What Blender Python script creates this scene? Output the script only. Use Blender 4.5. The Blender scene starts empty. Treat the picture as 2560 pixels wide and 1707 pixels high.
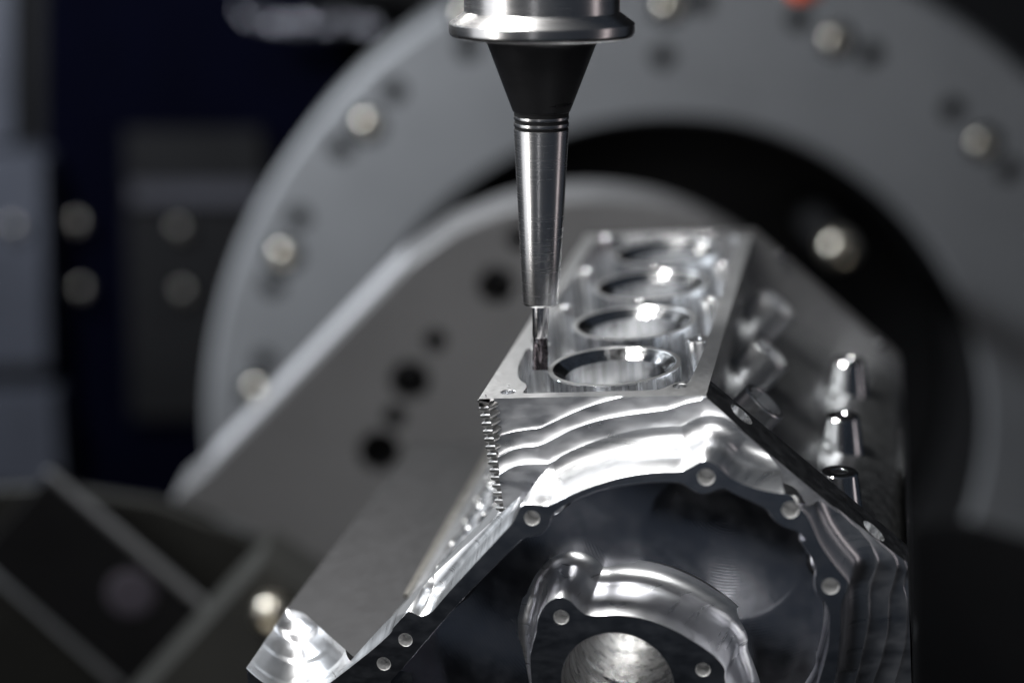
import bpy, bmesh, math, random
from mathutils import Vector, Matrix
from mathutils.geometry import delaunay_2d_cdt
random.seed(7)
SC = bpy.context.scene
COL = SC.collection
R = math.radians

# ---------------------------------------------------------------- camera
PITCH = R(14.5)
CAM = Vector((0, -1.40, 1.30))
FPX = 4580.0                                   # focal length in pixels of a 2560 wide frame
cd = bpy.data.cameras.new('camera')
cd.sensor_width = 36; cd.lens = 36 * FPX / 2560
cd.clip_start = 0.05; cd.clip_end = 60
cd.dof.use_dof = True; cd.dof.focus_distance = 1.425; cd.dof.aperture_fstop = 1.45
cam = bpy.data.objects.new('camera', cd); COL.objects.link(cam)
cam.location = CAM; cam.rotation_euler = (math.pi / 2 - PITCH, 0, 0)
SC.camera = cam
RIGHT = Vector((1, 0, 0)); DOWN = Vector((0, -math.sin(PITCH), -math.cos(PITCH))); FWD = Vector((0, math.cos(PITCH), -math.sin(PITCH)))

# ---------------------------------------------------------------- world, lamps, exposure
w = bpy.data.worlds.new('World'); SC.world = w; w.use_nodes = True
w.node_tree.nodes['Background'].inputs[0].default_value = (0.62, 0.76, 1.0, 1)
w.node_tree.nodes['Background'].inputs[1].default_value = 0.034
SC.view_settings.view_transform = 'Standard'; SC.view_settings.look = 'None'
SC.view_settings.exposure = 0; SC.view_settings.gamma = 1
SC.cycles.max_bounces = 10; SC.cycles.glossy_bounces = 6; SC.cycles.sample_clamp_indirect = 6
SC.cycles.use_denoising = True

def lamp(name, loc, target, sx, sy, power, col=(1, 1, 1), spread=180):
    l = bpy.data.lights.new(name, 'AREA'); l.shape = 'RECTANGLE'; l.size = sx; l.size_y = sy
    l.energy = power; l.color = col; l.spread = R(spread)
    o = bpy.data.objects.new(name, l); COL.objects.link(o)
    o.location = loc
    o.rotation_euler = (Vector(target) - Vector(loc)).to_track_quat('-Z', 'Y').to_euler()
    return o
lamp('overhead_lamp', (-0.60, -0.05, 2.40), (0.08, 0.1, 0.85), 0.30, 0.40, 8.6, (1, 0.99, 0.96), 62)
lamp('front_lamp', (-0.20, -1.45, 2.25), (0.05, -0.1, 0.80), 0.9, 0.5, 2.3, (1, 0.99, 0.97), 62)
lamp('strip_lamp', (-1.5, -0.80, 1.30), (0.0, 0.05, 1.15), 0.09, 1.7, 8, (1, 0.97, 0.92))
lamp('soft_side_lamp', (-1.75, -0.45, 1.15), (0.0, 0.05, 1.1), 1.3, 1.6, 2.6, (0.95, 0.97, 1.0), 110)
lamp('door_strip_lamp', (-0.50, -2.4, 1.0), (0.0, 0.05, 1.15), 0.09, 1.5, 0.7, (0.98, 0.98, 1.0))
lamp('right_strip_lamp', (1.6, -0.15, 1.15), (0.1, 0.0, 1.0), 0.22, 1.4, 1.0, (1, 0.88, 0.88))
lamp('rear_lamp', (-0.50, 1.30, 1.95), (0.0, 0.3, 0.95), 0.45, 0.25, 6, (1, 0.98, 0.94))
lamp('machine_lamp', (-1.45, 1.12, 1.85), (-0.50, 1.75, 1.15), 0.4, 0.3, 58, (0.90, 0.95, 1.0))

# ---------------------------------------------------------------- measured frame of the engine block (millimetres: u along the front, w into depth, n up)
def rod(r):
    v = Vector(r); a = v.length
    return Matrix.Rotation(a, 3, v.normalized())
RB = Matrix(((0.97762044, 0.1907564, -0.08871452), (-0.03065664, -0.28801735, -0.95713436), (-0.20813083, 0.9384338, -0.2757237)))
TB = Vector((-25.92, 44.372, 1415.974))
C2W = Matrix((RIGHT, DOWN, FWD)).transposed()
M_BLOCK = Matrix.Translation(CAM + C2W @ (TB * 0.001)) @ (C2W @ RB).to_4x4()
WD, LEN, PITCHB, BU, BW = 176.4, 541.0, 125.1, 94.95, 79.1
KS = 2560 / 2352
def ray(px, py): return Vector(((px - 1280) / FPX, (py - 853.5) / FPX, 1.0))
def plane_hit(px, py, N, c):
    """block point (mm) on the plane N.p = c that is seen along a line of sight"""
    d = RB.transposed() @ ray(px, py); o = -(RB.transposed() @ TB); N = Vector(N)
    return o + d * ((c - N.dot(o)) / N.dot(d))
def F(px, py, h=0):                             # on the front face, raised by h -> (u, n)
    p = plane_hit(px, py, (0, 1, 0), -h); return (p.x, p.z)
def D(px, py, n=0):                             # on a level plane -> (u, w)
    p = plane_hit(px, py, (0, 0, 1), n); return (p.x, p.y)
def z2(p, h): return F(1050 + p[0] / 2.61333, 950 + p[1] / 2.61333, h)
def z3(p, h): return F(1660 + p[0] / 1.84471, 600 + p[1] / 1.84471, h)
def z4(p, h): return F(950 + p[0] / 2.352, 1150 + p[1] / 2.352, h)
def z5(p, h): return F(1980 + p[0] / 3.43137, 1250 + p[1] / 3.43137, h)
def zf(p, h): return F(p[0] * KS, p[1] * KS, h)
def at(px, py, Y):                              # room point on the upright plane y = Y (2352 wide frame)
    d = C2W @ ray(px * KS, py * KS)
    return CAM + d * ((Y - CAM.y) / d.y)

# ---------------------------------------------------------------- materials
def nt(name):
    m = bpy.data.materials.new(name); m.use_nodes = True
    return m, m.node_tree.nodes, m.node_tree.links, m.node_tree.nodes['Principled BSDF']
def metal(name, col=(0.80, 0.81, 0.83), rough=0.25, var=0.12, scale=(60, 60, 60), bump=0.05, wave=None, aniso=0.0, streak=None, metallic=1.0):
    m, N, L, b = nt(name)
    b.inputs['Metallic'].default_value = metallic; b.inputs['Base Color'].default_value = (*col, 1)
    b.inputs['Anisotropic'].default_value = aniso
    tc = N.new('ShaderNodeTexCoord'); mp = N.new('ShaderNodeMapping'); mp.inputs['Scale'].default_value = scale
    L.new(tc.outputs['Object'], mp.inputs['Vector'])
    no = N.new('ShaderNodeTexNoise'); no.inputs['Scale'].default_value = 1.0; no.inputs['Detail'].default_value = 2; no.inputs['Roughness'].default_value = 0.65
    L.new(mp.outputs[0], no.inputs['Vector'])
    mr = N.new('ShaderNodeMapRange'); mr.inputs['From Min'].default_value = 0.3; mr.inputs['From Max'].default_value = 0.7
    mr.inputs['To Min'].default_value = max(0.03, rough - var); mr.inputs['To Max'].default_value = rough + var
    L.new(no.outputs['Fac'], mr.inputs['Value']); L.new(mr.outputs[0], b.inputs['Roughness'])
    cr = N.new('ShaderNodeMapRange'); cr.inputs['To Min'].default_value = 0.90; cr.inputs['To Max'].default_value = 1.05
    cr.inputs['From Min'].default_value = 0.3; cr.inputs['From Max'].default_value = 0.7
    n2 = N.new('ShaderNodeTexNoise'); n2.inputs['Scale'].default_value = 38; n2.inputs['Detail'].default_value = 5
    L.new(mp.outputs[0] if streak else tc.outputs['Object'], n2.inputs['Vector'])
    if streak: n2.inputs['Scale'].default_value = 2.2; cr.inputs['To Min'].default_value = streak
    L.new(n2.outputs['Fac'], cr.inputs['Value'])
    mx = N.new('ShaderNodeMix'); mx.data_type = 'RGBA'; mx.blend_type = 'MULTIPLY'; mx.inputs[0].default_value = 1
    mx.inputs[6].default_value = (*col, 1); L.new(cr.outputs[0], mx.inputs[7]); L.new(mx.outputs[2], b.inputs['Base Color'])
    bp = N.new('ShaderNodeBump'); bp.inputs['Strength'].default_value = bump; bp.inputs['Distance'].default_value = 0.0006
    src = no.outputs['Fac']
    if wave:                                    # rings of cutter marks about a centre
        for (cx, cy, cz, freq, amt) in wave:
            mp2 = N.new('ShaderNodeMapping'); mp2.inputs['Location'].default_value = (-cx, -cy, -cz)
            L.new(tc.outputs['Object'], mp2.inputs['Vector'])
            wv = N.new('ShaderNodeTexWave'); wv.wave_type = 'RINGS'; wv.rings_direction = 'SPHERICAL'
            wv.inputs['Scale'].default_value = freq; wv.inputs['Distortion'].default_value = 0.6; wv.inputs['Detail'].default_value = 1
            L.new(mp2.outputs[0], wv.inputs['Vector'])
            ml = N.new('ShaderNodeMath'); ml.operation = 'MULTIPLY_ADD'; ml.inputs[1].default_value = amt
            L.new(wv.outputs['Fac'], ml.inputs[0]); L.new(src, ml.inputs[2]); src = ml.outputs[0]
    L.new(src, bp.inputs['Height']); L.new(bp.outputs[0], b.inputs['Normal'])
    return m
def paint(name, col, rough=0.5, spec=0.4, var=0.15):
    m, N, L, b = nt(name)
    tc = N.new('ShaderNodeTexCoord'); no = N.new('ShaderNodeTexNoise'); no.inputs['Scale'].default_value = 9; no.inputs['Detail'].default_value = 7
    L.new(tc.outputs['Object'], no.inputs['Vector'])
    mr = N.new('ShaderNodeMapRange'); mr.inputs['From Min'].default_value = .3; mr.inputs['From Max'].default_value = .7
    mr.inputs['To Min'].default_value = 1 - var; mr.inputs['To Max'].default_value = 1 + var
    L.new(no.outputs['Fac'], mr.inputs['Value'])
    mx = N.new('ShaderNodeMix'); mx.data_type = 'RGBA'; mx.blend_type = 'MULTIPLY'; mx.inputs[0].default_value = 1
    mx.inputs[6].default_value = (*col, 1); L.new(mr.outputs[0], mx.inputs[7]); L.new(mx.outputs[2], b.inputs['Base Color'])
    b.inputs['Roughness'].default_value = rough; b.inputs['Specular IOR Level'].default_value = spec
    return m
ALU = metal('milled_aluminium', rough=0.30, var=0.03, scale=(16, 16, 520), bump=0.03)
ALU_STEP = metal('stepped_aluminium', col=(0.78, 0.79, 0.82), rough=0.36, var=0.10, scale=(28, 28, 60), bump=0.02)
ALU_DECK = metal('deck_aluminium', rough=0.36, var=0.05, scale=(200, 700, 70), bump=0.02)
ALU_FLOOR = metal('pocket_aluminium', col=(0.74, 0.74, 0.78), rough=0.19, var=0.06, scale=(36, 36, 36), bump=0.014, wave=[(0.190, -0.01, -0.085, 130, 1.6), (0.14, -0.01, -0.19, 210, 0.7)])
ALU_FACE = metal('ground_aluminium', col=(0.76, 0.78, 0.83), rough=0.22, var=0.04, scale=(60, 120, 120), bump=0.02, wave=[(0.2, -0.2, -0.7, 70, 0.15)])
ALU_BORE = metal('bored_aluminium', rough=0.15, var=0.05, scale=(110, 110, 3), bump=0.6, streak=0.6)
ALU_JACKET = metal('jacket_aluminium', rough=0.28, var=0.06, scale=(120, 120, 3), bump=0.5, streak=0.5)
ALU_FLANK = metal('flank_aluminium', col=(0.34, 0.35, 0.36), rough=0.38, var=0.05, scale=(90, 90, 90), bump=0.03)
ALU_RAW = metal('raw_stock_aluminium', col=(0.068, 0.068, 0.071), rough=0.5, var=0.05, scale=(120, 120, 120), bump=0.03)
ALU_DULL = metal('dull_aluminium', col=(0.40, 0.40, 0.41), rough=0.42, var=0.05, scale=(200, 200, 200), bump=0.03)
ALU_ROUGH = metal('cast_aluminium', col=(0.80, 0.80, 0.80), rough=0.75, var=0.05, scale=(300, 300, 300), bump=0.05)
STEEL = metal('ground_steel', col=(0.74, 0.73, 0.73), rough=0.26, var=0.02, scale=(12, 12, 700), bump=0.004)
STEEL_POL = metal('carbide_shank', col=(0.75, 0.73, 0.73), rough=0.18, var=0.04, scale=(20, 20, 400), bump=0.03)
BLACK_STEEL = metal('blackened_steel', col=(0.035, 0.035, 0.038), rough=0.33, var=0.06, scale=(20, 20, 200), bump=0.05, metallic=0.6)
COATED = metal('bronze_coating', col=(0.09, 0.078, 0.085), rough=0.26, var=0.08, scale=(200, 200, 200), bump=0.2)
BOLT = metal('bright_bolt_steel', col=(0.90, 0.85, 0.74), rough=0.30, var=0.05, bump=0.02)
BOLT_DULL = metal('dull_bolt_steel', col=(0.42, 0.40, 0.37), rough=0.32, var=0.05, bump=0.02)
GREY = paint('grey_machine_paint', (0.19, 0.195, 0.205), 0.45, var=0.06)
GREY2 = paint('plate_grey', (0.17, 0.17, 0.175), 0.45, var=0.06)
OLIVE = paint('dark_fixture_paint', (0.018, 0.018, 0.016), 0.5)
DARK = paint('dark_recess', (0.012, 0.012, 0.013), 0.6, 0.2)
BLUE = paint('dark_blue_paint', (0.0008, 0.001, 0.0045), 0.8, 0.02)
CHARCOAL = paint('charcoal_panel', (0.010, 0.010, 0.011), 0.6, 0.12)
PANEL = paint('pale_blue_grey_paint', (0.05, 0.054, 0.07), 0.5)
ORANGE = paint('orange_plastic', (0.80, 0.09, 0.01), 0.4)

# ---------------------------------------------------------------- mesh helpers
def mesh(name, V, Fc, mat, parent=None, scale=0.001, smooth=35, kind=None):
    me = bpy.data.meshes.new(name)
    me.from_pydata([tuple(c * scale for c in v) for v in V], [], Fc)
    bm = bmesh.new(); bm.from_mesh(me)
    bmesh.ops.remove_doubles(bm, verts=bm.verts, dist=1e-6)
    bm.to_mesh(me); bm.free()
    me.materials.append(mat)
    for p in me.polygons: p.use_smooth = True
    me.set_sharp_from_angle(angle=R(smooth))
    o = bpy.data.objects.new(name, me); COL.objects.link(o)
    if parent: o.parent = parent
    if kind: o['kind'] = kind
    return o
def thing(name, label, cat, mw=None, group=None):
    o = bpy.data.objects.new(name, None); COL.objects.link(o); o.empty_display_size = 0.02
    if mw is not None: o.matrix_world = mw
    o['label'] = label; o['category'] = cat
    if group: o['group'] = group
    return o
def catmull(P, closed=False, step=2.0):
    out = []; n = len(P)
    for i in range(n if closed else n - 1):
        g = (lambda k: P[k % n]) if closed else (lambda k: P[min(max(k, 0), n - 1)])
        p0, p1, p2, p3 = (Vector(g(i + k)) for k in (-1, 0, 1, 2))
        m = max(2, int((p2 - p1).length / step))
        for j in range(m):
            t = j / m
            out.append(0.5 * ((2 * p1) + (p2 - p0) * t + (2 * p0 - 5 * p1 + 4 * p2 - p3) * t * t + (3 * p1 - p0 - 3 * p2 + p3) * t ** 3))
    if not closed: out.append(Vector(P[-1]))
    return out
def resample(P, n):
    P = [Vector(p) for p in P]; L = [0]
    for a, b in zip(P, P[1:]): L.append(L[-1] + (b - a).length)
    out = []; k = 0
    for i in range(n):
        s = L[-1] * i / (n - 1)
        while k < len(P) - 2 and L[k + 1] < s: k += 1
        out.append(P[k].lerp(P[k + 1], (s - L[k]) / max(1e-9, L[k + 1] - L[k])))
    return out
def area2(P): return sum(P[i - 1][0] * P[i][1] - P[i][0] * P[i - 1][1] for i in range(len(P)))
def ccw(P): return P if area2(P) > 0 else P[::-1]
def circle(c, r, n=32): return [Vector((c[0] + r * math.cos(2 * math.pi * i / n), c[1] + r * math.sin(2 * math.pi * i / n))) for i in range(n)]
def offs(P, d):
    """offset a ccw closed polygon outward by d (negative: inward)"""
    n = len(P); out = []
    for i in range(n):
        t = (P[(i + 1) % n] - P[i - 1]).normalized()
        out.append(P[i] + Vector((t.y, -t.x)) * d)
    return out
def cap(V, Fc, outer, holes, lift):
    """flat cap with holes; lift maps 2D to 3D"""
    flat, edges, loops = [], [], []
    for l in [outer] + holes:
        b = len(flat); flat += [Vector((p[0], p[1])) for p in l]
        edges += [(b + i, b + (i + 1) % len(l)) for i in range(len(l))]
    k = max(max(abs(p.x), abs(p.y)) for p in flat)
    vs, _, fs_, _, _, _ = delaunay_2d_cdt([p / k for p in flat], edges, [], 0, 1e-7)
    vs = [v * k for v in vs]; base = len(V); V += [lift(p) for p in vs]
    for t in fs_:
        m = sum((vs[i] for i in t), Vector((0, 0))) / len(t)
        if inside(m, outer) and not any(inside(m, h) for h in holes): Fc.append(tuple(base + i for i in t))
def bands(V, Fc, rings, closed=True):
    base = len(V); n = len(rings[0])
    for r in rings: V += [tuple(p) for p in r]
    for k in range(len(rings) - 1):
        for i in range(n if closed else n - 1):
            j = (i + 1) % n
            Fc.append((base + k * n + i, base + k * n + j, base + (k + 1) * n + j, base + (k + 1) * n + i))
def lathe(prof, n=64, axis=None):
    """profile of (r, z) turned about z"""
    V, Fc = [], []
    bands(V, Fc, [[(r * math.cos(2 * math.pi * i / n), r * math.sin(2 * math.pi * i / n), z) for i in range(n)] for r, z in prof])
    return V, Fc
def frame(V, o, X, Y, Z): return [tuple(Vector(o) + Vector(X) * v[0] + Vector(Y) * v[1] + Vector(Z) * v[2]) for v in V]
def prism(poly, w0, w1, lift3, V=None, Fc=None):
    """poly (2D) extruded from depth w0 to w1; lift3(p, depth)"""
    V = [] if V is None else V; Fc = [] if Fc is None else Fc
    cap(V, Fc, poly, [], lambda p: lift3(p, w0)); cap(V, Fc, poly, [], lambda p: lift3(p, w1))
    bands(V, Fc, [[lift3(p, w0) for p in poly], [lift3(p, w1) for p in poly]])
    return V, Fc
def box(lo, hi):
    x0, y0, z0 = lo; x1, y1, z1 = hi
    V = [(x, y, z) for x in (x0, x1) for y in (y0, y1) for z in (z0, z1)]
    return V, [(0, 1, 3, 2), (4, 6, 7, 5), (0, 4, 5, 1), (2, 3, 7, 6), (0, 2, 6, 4), (1, 5, 7, 3)]
def inside(p, P):
    c = False
    for i in range(len(P)):
        a, b = P[i - 1], P[i]
        if (a[1] > p[1]) != (b[1] > p[1]) and p[0] < (b[0] - a[0]) * (p[1] - a[1]) / (b[1] - a[1]) + a[0]: c = not c
    return c
def flip_to(o, direction):
    pass
fw = lambda p, h: (p[0], -h, p[1])              # front-face (u, n) at height h -> block mm

# ================================================================ ENGINE BLOCK
block = thing('engine_block', 'large milled aluminium V engine block with open cylinder bores under the end mill', 'engine block', M_BLOCK)
H0, HT, HP, HC = 18.0, 64.0, 14.0, 70.0         # plate face, flange face, pocket floor, inner boss face
facet_end = Vector(zf((2085, 1310), H0))
fd = (facet_end - Vector((WD, 0))).normalized()
UMAX = facet_end.x
# --- clip planes of the front plate (in u, n): point and outward normal
CLIP_DECK = ((0, 0), (0, 1)); CLIP_FACET = ((WD, 0), (-fd.y, fd.x)); CLIP_RIGHT = ((UMAX, 0), (1, 0))
CLIP_ZIG = ((9, 0), Vector((-92, -7.5)).normalized()); CLIP_DIAG = ((7.3, -91.8), Vector((-61.2, 69.0)).normalized())
def clip(V, Fc, planes):
    bm = bmesh.new(); vs = [bm.verts.new(v) for v in V]
    for f in Fc:
        try: bm.faces.new([vs[i] for i in f])
        except ValueError: pass
    for (p, n) in planes:
        n = Vector((n[0], 0, n[1]))
        bmesh.ops.bisect_plane(bm, geom=bm.verts[:] + bm.edges[:] + bm.faces[:], plane_co=(p[0], 0, p[1]), plane_no=n, clear_outer=True, dist=1e-5)
    bm.verts.index_update()
    V2 = [v.co.copy() for v in bm.verts]; F2 = [tuple(v.index for v in f.verts) for f in bm.faces]
    bm.free(); return V2, F2
# --- ridges of the stepped face
r1 = [z2(p, 4) for p in [(420, 425), (510, 372), (600, 340), (700, 322), (780, 313), (850, 285), (950, 237), (1080, 182), (1200, 142), (1320, 112), (1450, 88), (1600, 62), (1740, 20), (1850, -5)]]
r1b = [z2(p, 6) for p in [(1850, -5), (2000, 20), (2400, 350)]] + [z5((800, 250), 6), z5((960, 520), 6), z5((985, 620), 6)]
r1c = [z5(p, 6) for p in [(985, 620), (955, 740), (985, 900), (965, 1250), (880, 1568), (780, 1900)]]
r2 = [z2(p, 9) for p in [(420, 545), (520, 500), (600, 458), (680, 439), (760, 433), (830, 408), (900, 372), (1000, 322), (1150, 270), (1300, 237), (1450, 216), (1580, 200), (1660, 180), (1740, 152), (1850, 132)]]
r2b = [z2(p, 15) for p in [(1850, 132), (1990, 170), (2300, 420)]] + [z5((520, 150), 15), z5((720, 370), 15), z5((870, 510), 15), z5((900, 600), 15)]
r2c = [z5(p, 15) for p in [(900, 600), (860, 760), (830, 870), (815, 1150), (760, 1400), (700, 1568), (590, 1900)]]
r3 = [z2(p, 15) for p in [(440, 690), (530, 612), (580, 582), (650, 556), (750, 550), (830, 548), (900, 520), (1000, 472), (1130, 422), (1300, 385), (1450, 362), (1560, 346), (1680, 328), (1760, 292), (1850, 268)]]
r3b = [z2(p, 25) for p in [(1850, 268), (1950, 285), (2050, 330), (2200, 430)]] + [z3((450, 960), 25), z3((600, 1060), 25), z3((720, 1180), 25)] + [z5((350, 100), 25), z5((560, 320), 25), z5((705, 500), 25), z5((735, 580), 25)]
r3c = [z5(p, 25) for p in [(735, 580), (690, 720), (660, 830), (652, 1100), (600, 1350), (550, 1568), (450, 1900)]]
# --- flange outline
fo_a = [z2(p, HT) for p in [(636, 860), (655, 825), (700, 806), (755, 808), (830, 815), (900, 788), (1000, 738), (1130, 685), (1300, 632), (1450, 603), (1600, 592), (1700, 588), (1770, 560), (1830, 528)]]
fo_b = [z2((1880, 522), HT)] + [z3(p, HT) for p in [(255, 1040), (300, 1085), (360, 1118), (440, 1145), (520, 1160), (590, 1172)]] + [z5(p, HT) for p in [(60, 40), (150, 150), (250, 370), (350, 520), (430, 620), (485, 690)]]
fo_c = [z5(p, HT) for p in [(485, 760), (440, 860), (425, 950), (425, 1100), (410, 1300), (375, 1568), (300, 1800)]]
fo_d = [(250, -330), (60, -350), (-190, -318), (-235, -296)]
fo_e = [z4(p, HT) for p in [(-60, 1120), (80, 975), (150, 895), (175, 885), (200, 893), (235, 912), (270, 908), (305, 885), (340, 845), (420, 752), (560, 600), (700, 450), (775, 366)]]
FLO = ccw(catmull(fo_a + fo_b + fo_c + fo_d + fo_e, True, 1.6))
fi = ([z4(p, HT) for p in [(40, 1330), (150, 1205), (300, 1030), (500, 803), (700, 600), (815, 487), (850, 458), (890, 450), (940, 440), (975, 412), (1000, 370), (1008, 335), (1030, 305), (1080, 270), (1170, 224), (1300, 176), (1450, 146), (1600, 130), (1720, 130), (1790, 142), (1840, 180), (1890, 198), (1940, 192), (1985, 174), (2030, 168)]]
      + [z3(p, HT) for p in [(330, 1172), (400, 1203), (470, 1240), (510, 1292), (560, 1325), (615, 1345), (650, 1385)]]
      + [z5(p, HT) for p in [(60, 330), (130, 440), (180, 530), (200, 610), (188, 690), (205, 790), (270, 870), (310, 960), (316, 1100), (305, 1250), (270, 1400), (220, 1568), (140, 1800)]]
      + [(190, -318), (40, -328), (-150, -300)])
FLI = ccw(catmull(fi, True, 1.6))
# --- stepped face: concave scallops between the ridges
N1, N2, N3 = 90, 70, 50
def strand(a, b, c): return resample(catmull(a, step=2), N1)[:-1] + resample(catmull(b, step=2), N2)[:-1] + resample(catmull(c, step=2), N3)
S1, S2, S3 = strand(r1, r1b, r1c), strand(r2, r2b, r2c), strand(r3, r3b, r3c)
S0 = [Vector((a.x - (b.x - a.x) * 0.9, max(a.y + 12, 3.0) if i < N1 - 1 else a.y)) + (Vector((16, 16)) if i >= N1 - 1 else Vector((0, 0))) for i, (a, b) in enumerate(zip(S1, S2))]
f4a = [z2(p, H0) for p in [(500, 900), (560, 830), (700, 770), (830, 760), (1000, 690), (1300, 590), (1600, 550), (1780, 500), (1850, 470)]]
f4b = [z2((1850, 470), H0)] + [z3(p, H0) for p in [(240, 1010), (330, 1060), (430, 1100), (600, 1140)]] + [z5((150, 120), H0), z5((300, 400), H0), z5((485, 640), H0)]
f4c = [z5(p, H0) for p in [(485, 640), (420, 860), (400, 1100), (380, 1300), (330, 1568), (220, 1900)]]
S4 = strand(f4a, f4b, f4c)
V, Fc = [], []
TS = [0, .12, .25, .38, .5, .61, .71, .79, .86, .91, .94, .96, .975, .985, .993, .998, 1.0]
for (A, B, ha, hb) in ((S0, S1, 0, 4), (S1, S2, 4, 9), (S2, S3, 9, 15)):
    rings = []
    for t in TS:
        s = 0.38 * (1 - math.sqrt(max(0, 1 - t ** 16))) + 0.62 * t ** 2.2
        rings.append([fw(a.lerp(b, t), ha + (hb - ha) * s) for a, b in zip(A, B)])
    bands(V, Fc, rings, False)
bands(V, Fc, [[fw(a.lerp(b, t), 15 + (H0 - 15) * t ** 1.6) for a, b in zip(S3, S4)] for t in (0, .25, .5, .75, 1)], False)
V, Fc = clip(V, Fc, [CLIP_DECK, CLIP_FACET, CLIP_RIGHT, CLIP_ZIG])
mesh('stepped_face', V, Fc, ALU_STEP, block, smooth=28)
edge_deck = sorted([(v[0], v[1]) for v in V if abs(v[2]) < 0.02], key=lambda p: p[0])
def on(cl): n = Vector(cl[1]); return [v for v in V if abs((Vector((v[0], v[2])) - Vector(cl[0])).dot(n)) < 0.02]
edge_facet = sorted([(v[0], v[1], v[2]) for v in on(CLIP_FACET)], key=lambda p: p[0])
edge_right = sorted([(v[1], v[2]) for v in on(CLIP_RIGHT)], key=lambda p: -p[1])
def monotone(L, k):
    out = []
    for p in L:
        if not out or abs(p[k] - out[-1][k]) > 0.25: out.append(p)
    return out
edge_deck = monotone(edge_deck, 0); edge_facet = monotone(edge_facet, 0); edge_right = monotone(edge_right, 1)

# --- flange of the bell housing: flat face with screw holes, coved walls
def cove(P, h_bot, h_top, rad, lead=0.7, draft=1.5):
    rings = [[fw(p, h_top) for p in offs(P, -lead)], [fw(p, h_top - lead) for p in P]]
    rings.append([fw(p, h_bot + rad) for p in offs(P, draft)])
    for k in range(1, 11):
        a = k / 10 * math.pi / 2
        rings.append([fw(p, h_bot + rad - rad * math.sin(a)) for p in offs(P, draft + rad * (1 - math.cos(a)))])
    return rings
holes_f = [(z4((893, 340), HT), 6.0), (z4((1917, 98), HT), 6.4), (z3((582, 1243), HT), 6.4), (z5((330, 735), HT), 6.4), (z4((149, 1055), HT), 5.7), (z4((22, 1195), HT), 5.7)]
V, Fc = [], []
inner_top = offs(FLI, 0.25)
cap(V, Fc, offs(FLO, -0.7), [inner_top[::-1]] + [circle(c, r)[::-1] for c, r in holes_f], lambda p: fw(p, HT))
mesh('flange_face', V, Fc, ALU_FACE, block)
V, Fc = [], []
bands(V, Fc, cove(FLO, H0 - 0.4, HT, 15, 0.5, 3))
V, Fc = clip(V, Fc, [CLIP_DECK, CLIP_FACET, CLIP_RIGHT, CLIP_DIAG])
mesh('flange_wall', V, Fc, ALU, block, smooth=50)
V, Fc = [], []
rr = [[fw(p, HT) for p in inner_top], [fw(p, HT - 0.25) for p in FLI], [fw(p, HP + 8) for p in offs(FLI, -.3)]]
for k in range(1, 9):
    a = k / 8 * math.pi / 2
    rr.append([fw(p, HP + 8 - 8 * math.sin(a)) for p in offs(FLI, -.3 - 8 * (1 - math.cos(a)))])
bands(V, Fc, rr)
mesh('pocket_wall', V, Fc, ALU_FLOOR, block, smooth=50)
def hole_cup(c, r, h, depth=14, name='screw_hole', mat=ALU_ROUGH):
    V, Fc = [], []
    P = circle(c, r)
    bands(V, Fc, [[fw(p, h) for p in circle(c, r + .01)], [fw(p, h - .5) for p in circle(c, r - .4)], [fw(p, h - depth) for p in circle(c, r - .4)]])
    cap(V, Fc, circle(c, r - .4), [], lambda p: fw(p, h - depth))
    return mesh(name, V, Fc, mat, block)
for c, r in holes_f: hole_cup(c, r, HT)

# --- inner boss (main bearing housing) with its bore
bc = Vector(z4((1395, 1318), HC)); br = (Vector(z4((1730, 1318), HC)) - bc).length
ib = [z4(p, HC) for p in [(915, 1010), (922, 950), (940, 895), (985, 830), (1060, 800), (1120, 822), (1165, 868), (1215, 902), (1290, 910), (1400, 905), (1550, 925), (1700, 980), (1850, 1065), (1970, 1150), (2030, 1225), (2035, 1300)]]
ib += [(bc.x + 88, bc.y - 35), (bc.x + 70, bc.y - 80), (bc.x, bc.y - 100), (bc.x - 60, bc.y - 80), (bc.x - 66, bc.y - 30), z4((880, 1200), HC), z4((890, 1100), HC)]
IB = ccw(catmull(ib, True, 1.4))
holes_b = [(z4((1065, 922), HC), 5.9), (z4((1898, 1230), HC), 5.7)]
V, Fc = [], []
bore_ring = circle(bc, br, 96)
cap(V, Fc, offs(IB, -0.6), [bore_ring[::-1]] + [circle(c, r)[::-1] for c, r in holes_b], lambda p: fw(p, HC))
mesh('bearing_boss_face', V, Fc, ALU_FACE, block)
V, Fc = [], []
bands(V, Fc, cove(IB, HP - 0.4, HC, 15, 0.6, 5))
mesh('bearing_boss_wall', V, Fc, ALU, block, smooth=50)
for c, r in holes_b: hole_cup(c, r, HC)
V, Fc = [], []
bands(V, Fc, [[fw(p, HC) for p in circle(bc, br, 96)], [fw(p, HC - 1) for p in circle(bc, br - 1, 96)], [fw(p, -12) for p in circle(bc, br - 1, 96)], [fw(p, -12.5) for p in circle(bc, br - 1.5, 96)], [fw(p, -LEN) for p in circle(bc, br - 1.5, 96)]])
mesh('main_bore', V, Fc, ALU_JACKET, block)
pb = M_BLOCK @ (Vector((bc.x, LEN + 70, bc.y + 15)) * .001); pt = M_BLOCK @ (Vector((bc.x, 0, bc.y)) * .001)
lamp('bore_fill_lamp', pb, pt, 0.10, 0.06, 2.8, (1, 0.98, 0.94), 120)  # unseen lamp added behind the block to brighten the main bore
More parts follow.
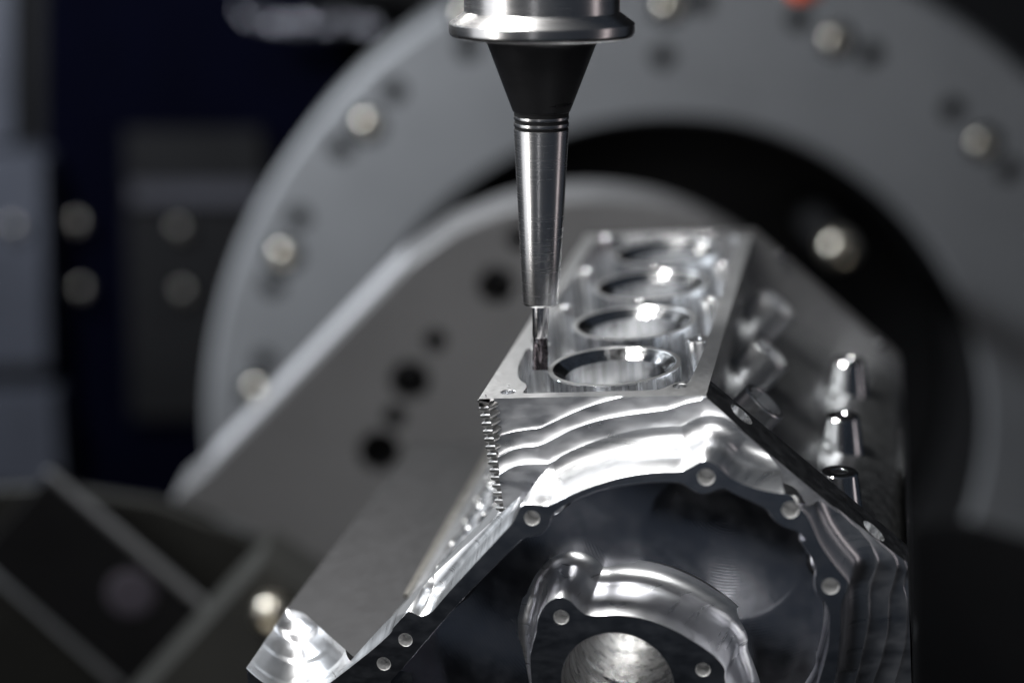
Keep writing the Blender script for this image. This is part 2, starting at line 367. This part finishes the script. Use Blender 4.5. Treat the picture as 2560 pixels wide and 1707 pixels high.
# --- pocket floor with a shallow dish
V, Fc, idx = [], [], {}
dish = Vector(zf((1660, 1255), HP)); stepg = 2.5
x0, x1 = min(p.x for p in FLI), max(p.x for p in FLI); y0, y1 = -345, max(p.y for p in FLI)
def floor_h(u, n):
    d = (Vector((u, n)) - dish).length
    h = HP + 2.5 * math.sin(u * .021 + n * .017) * math.sin(n * .027 + 1)
    h -= 4 * max(0, 1 - (d / 62) ** 2) if d < 62 else 0
    return h
nx, ny = int((x1 - x0) / stepg) + 1, int((y1 - y0) / stepg) + 1
core = offs(FLI, -1)
keep = {}
for i in range(nx + 1):
    for j in range(ny + 1):
        p = (x0 + i * stepg, y0 + j * stepg)
        if inside(p, core) and (Vector(p) - bc).length > br + 2: keep[(i, j)] = len(V); V.append(fw(p, floor_h(*p)))
for (i, j), a in keep.items():
    q = [(i + 1, j), (i + 1, j + 1), (i, j + 1)]
    if all(k in keep for k in q): Fc.append((a,) + tuple(keep[k] for k in q))
mesh('pocket_floor', V, Fc, ALU_FLOOR, block, smooth=60)

# --- deck: flat face with an open water jacket round four liners
def dz(x, y): return D(1250 + x / 3.92, 720 + y / 3.92)
tong_l = [D(1403, 770), D(1480, 677)]; tong_r = [D(1742, 847.5)]
tl = [(21.9, 141.6 - 6), (21.9, 256.3 + 10), (22.5, 391.8)]
pk = [(36, 11), (60, 10.8), (100, 10.8), (134, 11), (141, 14), (146, 22), (150, 28), (156, 30.2), (160.5, 31)]
def tongue(side, wc, x_edge, reach, rad):      # a rounded lug that reaches into the pocket
    s = 1 if side == 'r' else -1
    pts = [(x_edge, wc - s * (rad + 5)), (x_edge - s * 3, wc - s * rad), (x_edge - s * (reach - rad), wc - s * rad)]
    for k in range(1, 6):
        a = -math.pi / 2 + math.pi * k / 6
        pts.append((x_edge - s * (reach - rad + rad * math.cos(a)), wc + s * rad * math.sin(a)))
    pts += [(x_edge - s * (reach - rad), wc + s * rad), (x_edge - s * 3, wc + s * rad), (x_edge, wc + s * (rad + 5))]
    return pts
XR, XL = 164.0, 13.5
lugs_r = [BW + PITCHB * k for k in (0.52, 1.5, 2.5)]; lugs_l = [BW + PITCHB * k for k in (0.5, 1.44, 2.48)]
for wc in lugs_r: pk += tongue('r', wc, XR, 18, 9)
pk += [(164, 480), (162, 500), (150, 516), (140, 524), (110, 527), (60, 527), (38, 524), (22, 512), (14, 490)]
for wc in lugs_l[::-1]: pk += tongue('l', wc, XL, 18, 9)
pk += [(13.8, 110), (16, 80), (20.5, 56), (25, 44), (31, 34), (33, 24), (32.5, 14)]
POC = ccw(catmull(pk, True, 1.6))
outer = [Vector((u, ww)) for u, ww in edge_deck if 9.5 < u < WD - 0.5]
outer = [Vector((0, 0))] + outer + [Vector((WD, edge_facet[0][1])), Vector((WD, LEN)), Vector((0, LEN))]
dh = [((20.3, 15.6), 6.0), ((154.2, 19.8), 6.0)] + [((XR - 10, wc), 4.6) for wc in lugs_r] + [((XL + 9, wc), 4.6) for wc in lugs_l] + [((20, LEN - 16), 6), ((156, LEN - 16), 6)]
V, Fc = [], []
up = lambda p, n=0: (p[0], p[1], n)
cap(V, Fc, outer, [POC[::-1]] + [circle(c, r)[::-1] for c, r in dh], lambda p: up(p))
mesh('deck_face', V, Fc, ALU_DECK, block)
V, Fc = [], []
bands(V, Fc, [[up(p, 0) for p in POC], [up(p, -0.5) for p in offs(POC, -.4)], [up(p, -55) for p in offs(POC, -.4)]])
mesh('water_jacket_wall', V, Fc, ALU_JACKET, block, smooth=50)
V, Fc = [], []
cap(V, Fc, POC, [], lambda p: up(p, -55))
mesh('water_jacket_floor', V, Fc, ALU_ROUGH, block)
V, Fc = [], []
bands(V, Fc, [[up((0, 0), 0), up((0, LEN), 0)], [up((0, 0), -7), up((0, LEN), -7)], [up((9, 3), -7), up((9, LEN), -7)], [up((16, 3), -92), up((16, LEN), -92)]], False)
mesh('deck_side', V, Fc, ALU, block)
for c, r in dh:
    V, Fc = [], []
    bands(V, Fc, [[up(p, 0) for p in circle(c, r + .01, 24)], [up(p, -.6) for p in circle(c, r - .5, 24)], [up(p, -6) for p in circle(c, r - .5, 24)]])
    cap(V, Fc, circle(c, r - .5, 24), [], lambda p: up(p, -6))
    mesh('deck_hole', V, Fc, ALU_JACKET, block)
for k in range(4):
    V, Fc = lathe([(53.5, -95), (53.5, -0.4), (53.2, -0.1), (50.0, -0.1), (41, -8.0), (40.5, -8.4), (40.5, -200)], 192)
    ph = [random.uniform(0, 6.28) for _ in range(4)]
    def wob(a): return sum(c * math.sin(n * a + p) for c, n, p in zip((.05, .05, .05, .04), (7, 13, 19, 29), ph))
    V = [(x * (1 + wob(math.atan2(y, x)) / 50), y * (1 + wob(math.atan2(y, x)) / 50), z) for x, y, z in V]
    o = mesh('cylinder_liner', V, Fc, ALU_BORE, block, smooth=30)
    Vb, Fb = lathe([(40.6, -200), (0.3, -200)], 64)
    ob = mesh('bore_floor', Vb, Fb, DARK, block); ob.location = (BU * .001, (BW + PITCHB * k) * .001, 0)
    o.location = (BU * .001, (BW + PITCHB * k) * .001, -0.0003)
    Vb, Fb = lathe([(53.55, -1.2), (53.5, 0), (49.7, 0), (49.5, -.3)], 128)
    ob = mesh('liner_rim', Vb, Fb, ALU_DECK, o)

# --- threaded corner
V, Fc = [], []
teeth, per, nphi = 14.6, 6.3, 48
rows = []
nz = int(teeth * 12)
for i in range(nz + 1):
    z = -1.0 - i * per / 12
    s = -z / 92.0; cx, cy = 8.2 + 7.5 * s, 4.5 - 4 * s
    row = []
    for j in range(nphi):
        a = 2 * math.pi * j / nphi
        ph = (z / per - 2 * a / (2 * math.pi)) % 1.0
        r = 6.0 + 3.0 * min(1, 1.45 * (1 - abs(2 * ph - 1)))
        r *= 1.22 / max(.001, abs(math.cos(a)) + abs(math.sin(a))) * .75 + .25
        row.append((cx + r * math.cos(a), cy + r * math.sin(a), z))
    rows.append(row)
bands(V, Fc, rows)
mesh('thread', V, Fc, metal('thread_steel', col=(.50, .49, .48), rough=.32, var=.04, bump=.02), block, smooth=25)

# --- facet strip beside the stepped face, with two cross holes
TW = 31.0
def fs(s, ww, dn=0.0): q = Vector((WD, 0)) + fd * s; return (q.x - fd.y * dn * 1.0, ww, q.y + fd.x * dn)
Nf = Vector((-fd.y, 0, fd.x)); Cf = Nf.dot(Vector((WD, 0, 0)))
def on_facet(px, py, off=0):
    p = plane_hit(px, py, Nf, Cf + off); return ((Vector((p.x, p.z)) - Vector((WD, 0))).dot(fd), p.y)
h1 = on_facet(1660 + 357 / 1.84471, 600 + 803 / 1.84471); h2 = on_facet(1660 + 968 / 1.84471, 600 + 1340 / 1.84471)
sl = (facet_end - Vector((WD, 0))).length
near = [Vector(((Vector((p[0], p[2])) - Vector((WD, 0))).dot(fd), p[1])) for p in edge_facet]
near = [p for p in near if 0.5 < p.x < sl - 0.5]
outl = [Vector((0, edge_facet[0][1]))] + near + [Vector((sl, edge_right[0][0])), Vector((sl, TW)), Vector((0, TW))]
def clampw(w_): return min(max(w_, -6), TW - 12.5)
hs = [((h1[0], clampw(h1[1])), 10.5), ((h2[0], clampw(h2[1])), 10.5)]
V, Fc = [], []
cap(V, Fc, outl, [circle(c, r, 40)[::-1] for c, r in hs], lambda p: fs(p[0], p[1]))
mesh('facet_strip', V, Fc, ALU_FACE, block)
for c, r in hs:
    V, Fc = [], []
    bands(V, Fc, [[fs(p.x, p.y) for p in circle(c, r, 40)], [fs(p.x, p.y, -9) for p in circle(c, r, 40)]])
    cap(V, Fc, circle(c, r, 40), [], lambda p: fs(p[0], p[1], -9))
    mesh('cross_hole', V, Fc, ALU_JACKET, block)
# back side of the front plate, rear plate, right rail
plate = [Vector((WD, 0)), Vector((WD, -30)), Vector((UMAX - 30, -215)), Vector((UMAX - 30, -330)), Vector((UMAX, -330)), Vector((UMAX, facet_end.y))]
V, Fc = [], []
cap(V, Fc, ccw(plate), [], lambda p: (p[0], TW, p[1]))
mesh('front_plate_back', V, Fc, ALU, block)
V, Fc = [], []
bands(V, Fc, [[(UMAX, p[0], p[1]) for p in edge_right], [(UMAX, TW, p[1]) for p in edge_right]], False)
bands(V, Fc, [[(UMAX, TW, facet_end.y), (UMAX, LEN - 32, facet_end.y - 42)], [(UMAX, TW, -340), (UMAX, LEN - 32, -340)]], False)
mesh('right_rail', V, Fc, ALU, block)
rear = [Vector((WD, 0)), Vector((WD + 2, -1)), Vector((UMAX - 10, facet_end.y + 7)), Vector((UMAX - 2, facet_end.y - 2)), Vector((UMAX, facet_end.y - 10)), Vector((UMAX, -330)), Vector((WD - 40, -330)), Vector((WD - 40, 0))]
V, Fc = prism(ccw(rear), LEN - 32, LEN, lambda p, d: (p[0], d, p[1]))
rp = mesh('rear_plate', V, Fc, ALU_DULL, block)
# recessed flank between the two plates
prof = [(WD, 0), (WD, -20), (WD - 1.5, -24), (WD - 4, -40), (WD + 4, -58), (WD + 66, -116), (WD + 76, -124), (UMAX - 4, -165), (UMAX - 2, -330)]
V, Fc = [], []
PR = catmull(prof[3:], step=3)
PR = [Vector(p) for p in prof[:3]] + PR
bands(V, Fc, [[(p.x, ww, p.y) for p in PR] for ww in (TW, 150, 300, LEN - 32)], False)
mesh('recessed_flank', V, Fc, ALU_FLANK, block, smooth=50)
def boss(p, ax, prof, name, mat=None, ref=(0, 1, 0)):
    Z = Vector(ax).normalized(); X = Vector(ref).cross(Z).normalized(); Y = Z.cross(X)
    V, Fc = lathe(prof, 40)
    return mesh(name, frame(V, p, X, Y, Z), Fc, mat or ALU_BORE, block, smooth=32)
for (px, py, r) in ((1758, 920, 20), (1772, 809, 21), (1790, 697, 21)):
    p = plane_hit(px * KS, py * KS, Nf, Cf - 10)
    boss(p, Nf, [(r + 10, -62), (r + 5, -58), (r + 1.5, -50), (r, -40), (r, -1.2), (r - 1, 0), (r - 4, 0), (r - 4.5, -.5), (r - 4.5, -25), (.3, -25)], 'plug_boss', ALU)
for (px, py) in ((1928, 1082), (1934, 953), (1948, 826)):
    p = plane_hit(px * KS, py * KS, (0, 0, 1), -100)
    boss(p, (0.06, 0, 1), [(29, -56), (24, -49), (21.5, -42), (15, -1), (14, 0), (7, 0), (6.4, -.6), (6.4, -15), (.3, -15)], 'mount_boss')
for (px, py) in ((1793, 592), (2020, 790)):
    p = plane_hit(px * KS, py * KS, Nf, Cf + 1)
    boss(p, Nf, [(6, -2), (6, 4), (5, 5), (.3, 5)], 'stud')

# --- left bank and valley
NL, WF = -194.9, -60.0
UL0, UL1 = -196.0, -184.0
def left_u(ww): return UL0 + (UL1 - UL0) * (ww - WF) / (480 - WF)
sR0, sR1 = Vector(D(560 + 1560 / 4.704, 1400 + 1165 / 4.704, NL)), Vector(D(560 + 930 / 4.704, 1400 + 620 / 4.704, NL))
wl1 = D(560 + 800 / 4.704, 1400 + 570 / 4.704, NL)[1]
V, Fc = [], []
top = [Vector((-93, -40)), Vector((-93, 450)), Vector((left_u(450), 450)), Vector((left_u(wl1), wl1)), sR1, sR0, Vector((-104, -59)), Vector((-98, -56))]
cap(V, Fc, ccw(top), [], lambda p: (p[0], p[1], NL))
bands(V, Fc, [[(left_u(wl1), wl1, NL), (left_u(450), 450, NL)], [(left_u(wl1), wl1, -420), (left_u(450), 450, -420)]], False)
bands(V, Fc, [[(left_u(450), 450, NL), (-93, 450, NL)], [(left_u(450), 450, -420), (-93, 450, -420)]], False)
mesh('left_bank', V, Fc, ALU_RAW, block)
# milled scoop at the near end of the left bank: three nested troughs stepping down to the front
V, Fc = [], []
rings = []
def step_depth(t):
    pts = ((0, 0), (.05, 6), (.28, 8), (.33, 16), (.58, 18), (.63, 21), (.84, 26), (.86, 27.5), (1, 30))
    for (a, x), (b, y) in zip(pts, pts[1:]):
        if t <= b: return x + (y - x) * (t - a) / (b - a)
    return pts[-1][1]
for i in range(101):
    t = i / 100
    a = sR1.lerp(sR0, t); wl = wl1 + (WF - wl1) * t
    b = Vector((left_u(wl), wl)); d = step_depth(t); row = []
    for j in range(41):
        q = j / 40
        p = a.lerp(b, q)
        if t > .8: p.y = p.y + (WF - p.y) * ((t - .8) / .2)
        row.append((p.x, p.y, NL - d * max(0, math.sin(math.pi * q * .97)) ** .75))
    rings.append(row)
bands(V, Fc, rings, False)
mesh('milled_scoop', V, Fc, ALU, block, smooth=60)
scoop_edge = [Vector((p[0], p[2])) for p in rings[-1]]
V, Fc = [], []
fpoly = scoop_edge + [Vector((UL0, NL - 60)), Vector((UL0 - 10, -420)), Vector((-60, -420)), Vector((-60, NL - 8))]
cap(V, Fc, ccw(fpoly), [], lambda p: (p[0], WF, p[1]))
bands(V, Fc, [[(left_u(p[1]), p[1], p[2]) for p in (r[-1] for r in rings)], [(left_u(p[1]), p[1], -420) for p in (r[-1] for r in rings)]], False)
mesh('left_bank_front', V, Fc, ALU_FACE, block)
# plate edge along the diagonal (faces up and left) and the valley behind it
V, Fc = [], []
dg0, dg1 = Vector((9.0, -90)), Vector((-97, -195))
bands(V, Fc, [[(dg0.x, -H0, dg0.y), (dg1.x, -H0, dg1.y)], [(dg0.x, TW, dg0.y), (dg1.x, TW, dg1.y)]], False)
mesh('valley_edge', V, Fc, ALU, block)
V, Fc = [], []
bands(V, Fc, [[(dg0.x + 8, ww, dg0.y - 12), (dg1.x + 8, ww, dg1.y - 10), (-93, ww, NL - 0.5)] for ww in (TW, LEN - 30)], False)
mesh('valley_floor', V, Fc, ALU, block)
Nv = Vector((-.715, 0, .70))
for k in range(9):
    for side in (0, 1):
        q = dg0.lerp(dg1, 0.36 + 0.34 * side)
        V, Fc = lathe([(17, -8), (17, 1.5), (15.5, 3), (11, 3), (10, 2), (10, -20), (.3, -20)], 32)
        Z = Nv; X = Vector((0, 1, 0)).cross(Z).normalized(); Y = Z.cross(X)
        mesh('lifter_bore', frame(V, (q.x + 4, 60 + k * 52 + side * 20, q.y - 8), X, Y, Z), Fc, ALU_BORE, block, smooth=32)
V, Fc = box((-96, 60, NL - 1), (-92, 450, NL + 4))
mesh('valley_rail', V, Fc, metal('tan_stained_aluminium', col=(.30, .29, .27), rough=.4, var=.05), block)

# ================================================================ TOOL
tipd = D(1351, 923)
tip = M_BLOCK @ (Vector((tipd[0], tipd[1], 0)) * 0.001)
depth = (tip - CAM).dot(FWD)
def tz(py):                                     # height above the tip of a mark on the tool axis
    d = C2W @ ray(1352, py); return (CAM + d * ((tip.y - CAM.y) / d.y)).z - tip.z
def tr(hw, py):
    d = C2W @ ray(1352, py); q = CAM + d * ((tip.y - CAM.y) / d.y); return hw / FPX * (q - CAM).dot(FWD)
def turned(name, prof, mat, parent, n=128, smooth=25):
    V, Fc = lathe([(tr(hw, py), tz(py)) for hw, py in prof], n)
    return mesh(name, V, Fc, mat, parent, scale=1.0, smooth=smooth)
holder = thing('tool_holder', 'steel tool holder with wide flange, black cone and slim tapered sleeve above the block', 'tool holder', Matrix.Translation(tip))
turned('flange', [(195, -140), (195, 29), (196, 30), (231, 56), (232.5, 58), (232.5, 78), (231.5, 83), (228, 88), (222, 91.5), (212, 93), (150, 95)], STEEL, holder)
turned('cone', [(152, 95), (144, 98), (139.5, 104), (136, 112), (73.5, 274), (72, 278), (70, 279.5)], BLACK_STEEL, holder)
turned('groove', [(69.5, 279), (68.6, 281), (68.6, 288), (67, 289), (67, 326)], DARK, holder)
for a, b in ((290, 298.5), (306.5, 316)):
    turned('ring', [(66.5, a), (69.2, a + .3), (69.7, a + 3), (69.5, b - 2), (68.9, b - .3), (66.5, b)], STEEL, holder)
turned('sleeve', [(66, 323), (68.6, 323.3), (69, 325), (44.8, 754), (43.6, 758.5), (41.5, 761), (38, 762), (20, 762)], STEEL, holder)
mill = thing('end_mill', 'small carbide end mill with bronze coated tip, held in the sleeve over the deck', 'end mill', Matrix.Translation(tip))
turned('shank', [(20.6, 740), (20.6, 838), (19.5, 842), (14, 843), (.5, 843)], STEEL_POL, mill, 64)
# fluted tip: two lobes twisted, with a thick web
V, Fc = [], []
rows = []
for i in range(33):
    t = i / 32; z = tz(836) * (1 - t) + tz(922) * t; row = []
    for j in range(48):
        a = 2 * math.pi * j / 48
        tw = a - 1.1 * t - 0.5
        g = max(0.0, math.cos(tw)) ** 4 + max(0.0, math.cos(tw + math.pi)) ** 4
        r = tr(19.6, 880) * (1 - 0.42 * g * min(1, t * 4))
        if t < 0.06: r *= 0.93 + t
        row.append((r * math.cos(a), r * math.sin(a), z))
    rows.append(row)
bands(V, Fc, rows)
Fc.append(tuple(range(len(V) - 48, len(V))))
mesh('cutting_tip', V, Fc, COATED, mill, scale=1.0, smooth=30)

# ================================================================ BACKGROUND MACHINE
YR = 1.75
def bolt_mesh(name, r, h, mat, parent, loc, n=24):
    V, Fc = lathe([(r, 0), (r, h * .62), (r * .96, h * .78), (r * .85, h * .90), (r * .66, h * .98), (r * .5, h), (r * .46, h * .7), (.0005, h * .7)], n)
    V = frame(V, (0, 0, 0), (1, 0, 0), (0, 0, 1), (0, -1, 0))
    o = mesh(name, V, Fc, mat, parent, scale=1.0); o.location = loc
    o.rotation_euler = (random.uniform(-.14, .14), random.uniform(-3, 3), random.uniform(-.14, .14)); return o
# --- big ring
ring = thing('rotary_ring', 'big grey painted ring of the rotary table behind the block, studded with bright bolts', 'machine ring')
ci = at(1525, 1010, YR); co = at(1578, 1000, YR)
mpp = (at(1511, 1000, YR) - at(1510, 1000, YR)).length
Ri, Ro = 748 * mpp, 1090 * mpp
trip = [((845, 290), (905, 210), (783, 340)), ((655, 588), (686, 500), (626, 655)), ((590, 900), (608, 830), None), ((1075, 40), (1075, 112), None), ((1535, 18), (1610, 5), (1523, 132)), ((1925, 95), (1835, 45), (2002, 125)), ((2262, 330), (2188, 252), (2318, 392))]
def cc(c, r, n): return [Vector((c.x + r * math.cos(2 * math.pi * i / n), c.z + r * math.sin(2 * math.pi * i / n))) for i in range(n)]
hl = []
for b, a, c in trip:
    hl.append((at(*b, YR), 0.030, b))
    for q in (a, c):
        if q: hl.append((at(*q, YR), 0.021, None))
V, Fc = [], []
O1, I1 = cc(co, Ro, 180), cc(ci, Ri, 180)
cap(V, Fc, O1, [I1[::-1]] + [cc(c, r, 20)[::-1] for c, r, _ in hl], lambda p: (p[0], YR, p[1]))
O2, O3 = cc(co, Ro + .012, 180), cc(co, Ro + .03, 180)
bands(V, Fc, [[(p.x, YR, p.y) for p in O1], [(p.x, YR + .012, p.y) for p in O2], [(p.x, YR + .35, p.y) for p in O2]])
I2 = cc(ci, Ri - .03, 180)
bands(V, Fc, [[(p.x, YR, p.y) for p in I1], [(p.x, YR + .012, p.y) for p in cc(ci, Ri - .008, 180)]])
mesh('ring_body', V, Fc, GREY, ring, scale=1.0)
V, Fc = [], []
bands(V, Fc, [[(p.x, YR + .012, p.y) for p in cc(ci, Ri - .008, 180)], [(p.x, YR + .35, p.y) for p in cc(ci, Ri - .008, 180)]])
mesh('inner_wall', V, Fc, DARK, ring, scale=1.0)
for c, r, b in hl:
    V, Fc = [], []
    q = cc(c, r, 20)
    bands(V, Fc, [[(p.x, YR, p.y) for p in q], [(p.x, YR + .05, p.y) for p in q]])
    cap(V, Fc, q, [], lambda p: (p[0], YR + .05, p[1]))
    mesh('bolt_hole', V, Fc, DARK, ring, scale=1.0)
    if b: bolt_mesh('bolt', 0.022, 0.052, BOLT, ring, (c.x, YR + .05, c.z))
# --- dark drum inside the ring
drum = thing('drum', 'black hollow drum inside the grey ring, with one bright bolt', 'machine drum')
V, Fc = [], []
cap(V, Fc, cc(ci, Ri - .02, 96), [], lambda p: (p[0], YR + .30, p[1]))
mesh('drum_back', V, Fc, DARK, drum, scale=1.0)
p = at(1925, 570, YR - .12)
V, Fc = lathe([(.03, 0), (.03, .4)], 24)
mesh('bolt_post', frame(V, (p.x, YR - .1, p.z), (1, 0, 0), (0, 0, 1), (0, 1, 0)), Fc, DARK, drum, scale=1.0)
bolt_mesh('bolt', 0.030, 0.05, BOLT, drum, (p.x, YR - .1, p.z))
# --- cradle plate
YC = 1.05
cradle = thing('cradle_plate', 'broad grey cradle plate with round top and bright slanting edge behind the block', 'machine plate')
pl = [(395, 1150), (470, 1085), (930, 608)]
arc = [(1040, 530), (1170, 480), (1290, 458), (1400, 455), (1530, 475), (1650, 522), (1780, 605), (1880, 705), (1970, 840), (2030, 980), (2060, 1150), (2060, 1350)]
P3 = [at(*p, YC) for p in pl] + [at(p.x, p.y, YC) for p in catmull(arc, step=30)] + [at(1900, 1800, YC), at(700, 1800, YC), at(700, 1290, YC), at(560, 1215, YC)]
CP = ccw([Vector((p.x, p.z)) for p in P3])
chol = [((1140, 655), .026, 1), ((1192, 548), .016, 0), ((942, 872), .028, 1), ((1000, 782), .016, 0), ((907, 955), .016, 0), ((872, 1035), .030, 0)]
V, Fc = [], []
ch = [(at(*c, YC), r, b) for c, r, b in chol]
cap(V, Fc, offs(CP, -.004), [cc(c, r, 20)[::-1] for c, r, _ in ch], lambda p: (p[0], YC, p[1]))
bands(V, Fc, [[(p.x, YC, p.y) for p in offs(CP, -.004)], [(p.x, YC + .006, p.y) for p in CP], [(p.x, YC + .13, p.y) for p in CP]])
mesh('plate_body', V, Fc, GREY2, cradle, scale=1.0, smooth=30)
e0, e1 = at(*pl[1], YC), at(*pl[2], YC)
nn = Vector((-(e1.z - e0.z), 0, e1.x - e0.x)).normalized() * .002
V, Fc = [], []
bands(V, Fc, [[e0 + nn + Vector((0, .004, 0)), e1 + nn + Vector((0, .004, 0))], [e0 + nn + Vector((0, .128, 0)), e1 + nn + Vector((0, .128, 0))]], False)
mesh('lit_edge_band', V, Fc, paint('lit_edge_colour', (.46, .46, .48), .4, var=.05), cradle, scale=1.0)  # lamp highlight on the straight edge, put into a lighter colour
for c, r, b in ch:
    V, Fc = [], []
    q = cc(c, r, 20)
    bands(V, Fc, [[(p.x, YC, p.y) for p in q], [(p.x, YC + .05, p.y) for p in q]])
    cap(V, Fc, q, [], lambda p: (p[0], YC + .05, p[1]))
    mesh('bolt_hole', V, Fc, CHARCOAL, cradle, scale=1.0)
    if b: bolt_mesh('bolt', r * .7, .03, BLACK_STEEL, cradle, (c.x, YC + .05, c.z))

# --- fixture at lower left
def slab(name, P, Y, th, mat, parent):
    q = ccw([Vector((p.x, p.z)) for p in (at(a, b, Y) for a, b in P)])
    V, Fc = [], []
    cap(V, Fc, offs(q, -.002), [], lambda p: (p[0], Y, p[1]))
    bands(V, Fc, [[(p.x, Y, p.y) for p in offs(q, -.002)], [(p.x, Y + .003, p.y) for p in q], [(p.x, Y + th, p.y) for p in q]])
    return mesh(name, V, Fc, mat, parent, scale=1.0)
beam = thing('fixture_beam', 'dark slanting fixture beam with pale edges at lower left', 'fixture')
slab('beam_body', [(105, 1098), (460, 1400), (330, 1640), (260, 1568), (-60, 1285)], .95, .05, CHARCOAL, beam)
slab('edge_strip', [(100, 1088), (112, 1084), (470, 1386), (462, 1400)], .94, .012, GREY2, beam)  # thin strip, paler than the beam body
slab('edge_strip', [(-60, 1278), (-60, 1290), (268, 1580), (280, 1575)], .94, .012, GREY, beam)
c = at(300, 1362, .945)
bolt_mesh('tinted_bolt', .034, .008, paint('violet_reflection', (.07, .062, .08), .6), beam, (c.x, .95, c.z))  # bolt whose purple reflection is put into its colour
fp = thing('fixture_plate', 'dark olive base plate behind the slanting beam at lower left', 'fixture plate')
slab('plate_body', [(-80, 1130), (110, 1118), (360, 1155), (640, 1262), (760, 1315), (760, 1700), (-80, 1700)], 1.02, .02, OLIVE, fp)
clampb = thing('clamp_block', 'grey clamp block with a bright screw, left of the scooped bank', 'clamp')
slab('clamp_body', [(600, 1292), (760, 1400), (760, 1700), (230, 1700)], .75, .12, paint('clamp_grey', (.03, .03, .028), .5), clampb)
c = at(628, 1397, .75)
bolt_mesh('screw', .022, .03, BOLT, clampb, (c.x, .75, c.z))

# --- cabinets and panels at left
YP = 2.6
pan = thing('machine_panel', 'dark blue machine panel with five dull bolts, left of the grey ring', 'machine panel')
slab('panel_body', [(100, -200), (600, -200), (1100, 700), (900, 1250), (100, 1250)], YP, .1, BLUE, pan)
slab('inset_plate', [(285, 300), (600, 300), (640, 880), (560, 960), (300, 960)], YP - .03, .03, CHARCOAL, pan)
slab('ledge', [(300, 425), (600, 425), (600, 470), (300, 470)], YP - .05, .02, paint('ledge_grey', (.04, .04, .05), .5), pan)
for (x, y) in ((180, 512), (187, 665), (411, 525), (420, 672)):
    c = at(x, y, YP - .05)
    bolt_mesh('bolt', .018, .03, BOLT_DULL, pan, (c.x, YP - .03, c.z))
colm = thing('machine_column', 'pale blue grey machine column at the left edge', 'machine column')
slab('upper_column', [(-150, -250), (28, -250), (30, 330), (-150, 330)], 2.50, .1, PANEL, colm)
slab('lower_column', [(-150, 345), (60, 345), (98, 370), (108, 840), (-150, 840)], 2.49, .1, PANEL, colm)
slab('foot', [(-150, 900), (125, 900), (140, 1120), (-150, 1120)], 2.48, .1, PANEL, colm)
c = at(30, 522, 2.47)
bolt_mesh('bolt', .018, .03, BOLT_DULL, colm, (c.x, 2.49, c.z))
# cable chain at the top
chain = thing('cable_chain', 'dark steel cable chain hanging behind the top of the grey ring', 'cable chain')
for i in range(22):
    t = i / 21
    c = at(560 + 320 * t, 25 + 18 * math.sin(t * 5) + 55 * t * t + (i % 2) * 16, YP - .15)
    s = .020 + .006 * random.random(); s *= .45
    V, Fc = lathe([(s * .5, -.01), (s, -.008), (s, .008), (s * .5, .01), (s * .5, -.01)], 16)
    a = random.uniform(-.5, .5)
    mesh('link', frame(V, c, (math.cos(a), 0, math.sin(a)), (-math.sin(a), .3, math.cos(a)), (0, -1, .3)), Fc, metal('chain_steel', col=(.16, .16, .18), rough=.3) if i == 0 else bpy.data.materials['chain_steel'], chain, scale=1.0)
cap_o = thing('orange_cap', 'orange plastic cap peeking in at the top edge over the ring', 'cap')
c = at(1850, -26, 1.4)
V, Fc = lathe([(.0005, -.02), (.018, -.018), (.026, -.008), (.027, .01), (.022, .05), (.0005, .055)], 32)
mesh('cap_body', frame(V, c, (1, 0, 0), (0, 1, 0), (0, 0, 1)), Fc, ORANGE, cap_o, scale=1.0)
darkening = thing('darkening_panel', 'near black guard panel added at the lower right, in front of the grey ring', 'guard panel')
slab('panel_body', [(2085, 1210), (2180, 1195), (2270, 1215), (2420, 1260), (2420, 1720), (2085, 1720)], 1.55, .03, DARK, darkening)  # dark sheet added to blacken the lower right of the ring
# curled chips left on the deck
for k, (u, ww, rz) in enumerate(((19, 26.5, .3), (5, 4.5, 2.6))):
    V, Fc = [], []
    n = 14
    rows = []
    for i in range(n + 1):
        a = i / n * 4.6; r = 0.9 + .05 * i
        rows.append([(r * math.cos(a), -0.7 + .12 * i, r * math.sin(a) + .95), (r * math.cos(a), 0.5 + .12 * i, r * math.sin(a) + .95), (r * 1.1 * math.cos(a), 0.5 + .12 * i, r * 1.1 * math.sin(a) + .95), (r * 1.1 * math.cos(a), -0.7 + .12 * i, r * 1.1 * math.sin(a) + .95)])
    bands(V, Fc, rows)
    o = mesh('metal_chip', [(v[0] * .8, v[1] * .8, v[2] * .8) for v in V], Fc, ALU_BORE, None)
    o.matrix_world = M_BLOCK @ Matrix.Translation((u * .001, ww * .001, .0001)) @ Matrix.Rotation(rz, 4, 'Z')
    o['label'] = ('tiny curled aluminium chip just behind the left front screw hole of the deck', 'tiny curled aluminium chip at the sharp left front corner of the deck')[k]; o['category'] = 'metal chip'; o['group'] = 'chips on the deck rim'
# --- enclosure
def sheet(name, V, mat):
    o = mesh(name, V, [(0, 1, 2, 3)], mat, None, scale=1.0); o['kind'] = 'structure'; return o
sheet('wall', [(-4, 3.2, -.5), (4, 3.2, -.5), (4, 3.2, 3.6), (-4, 3.2, 3.6)], DARK)
sheet('floor', [(-4, -2.5, -.5), (4, -2.5, -.5), (4, 3.2, -.5), (-4, 3.2, -.5)], CHARCOAL)
bpy.context.view_layer.update()
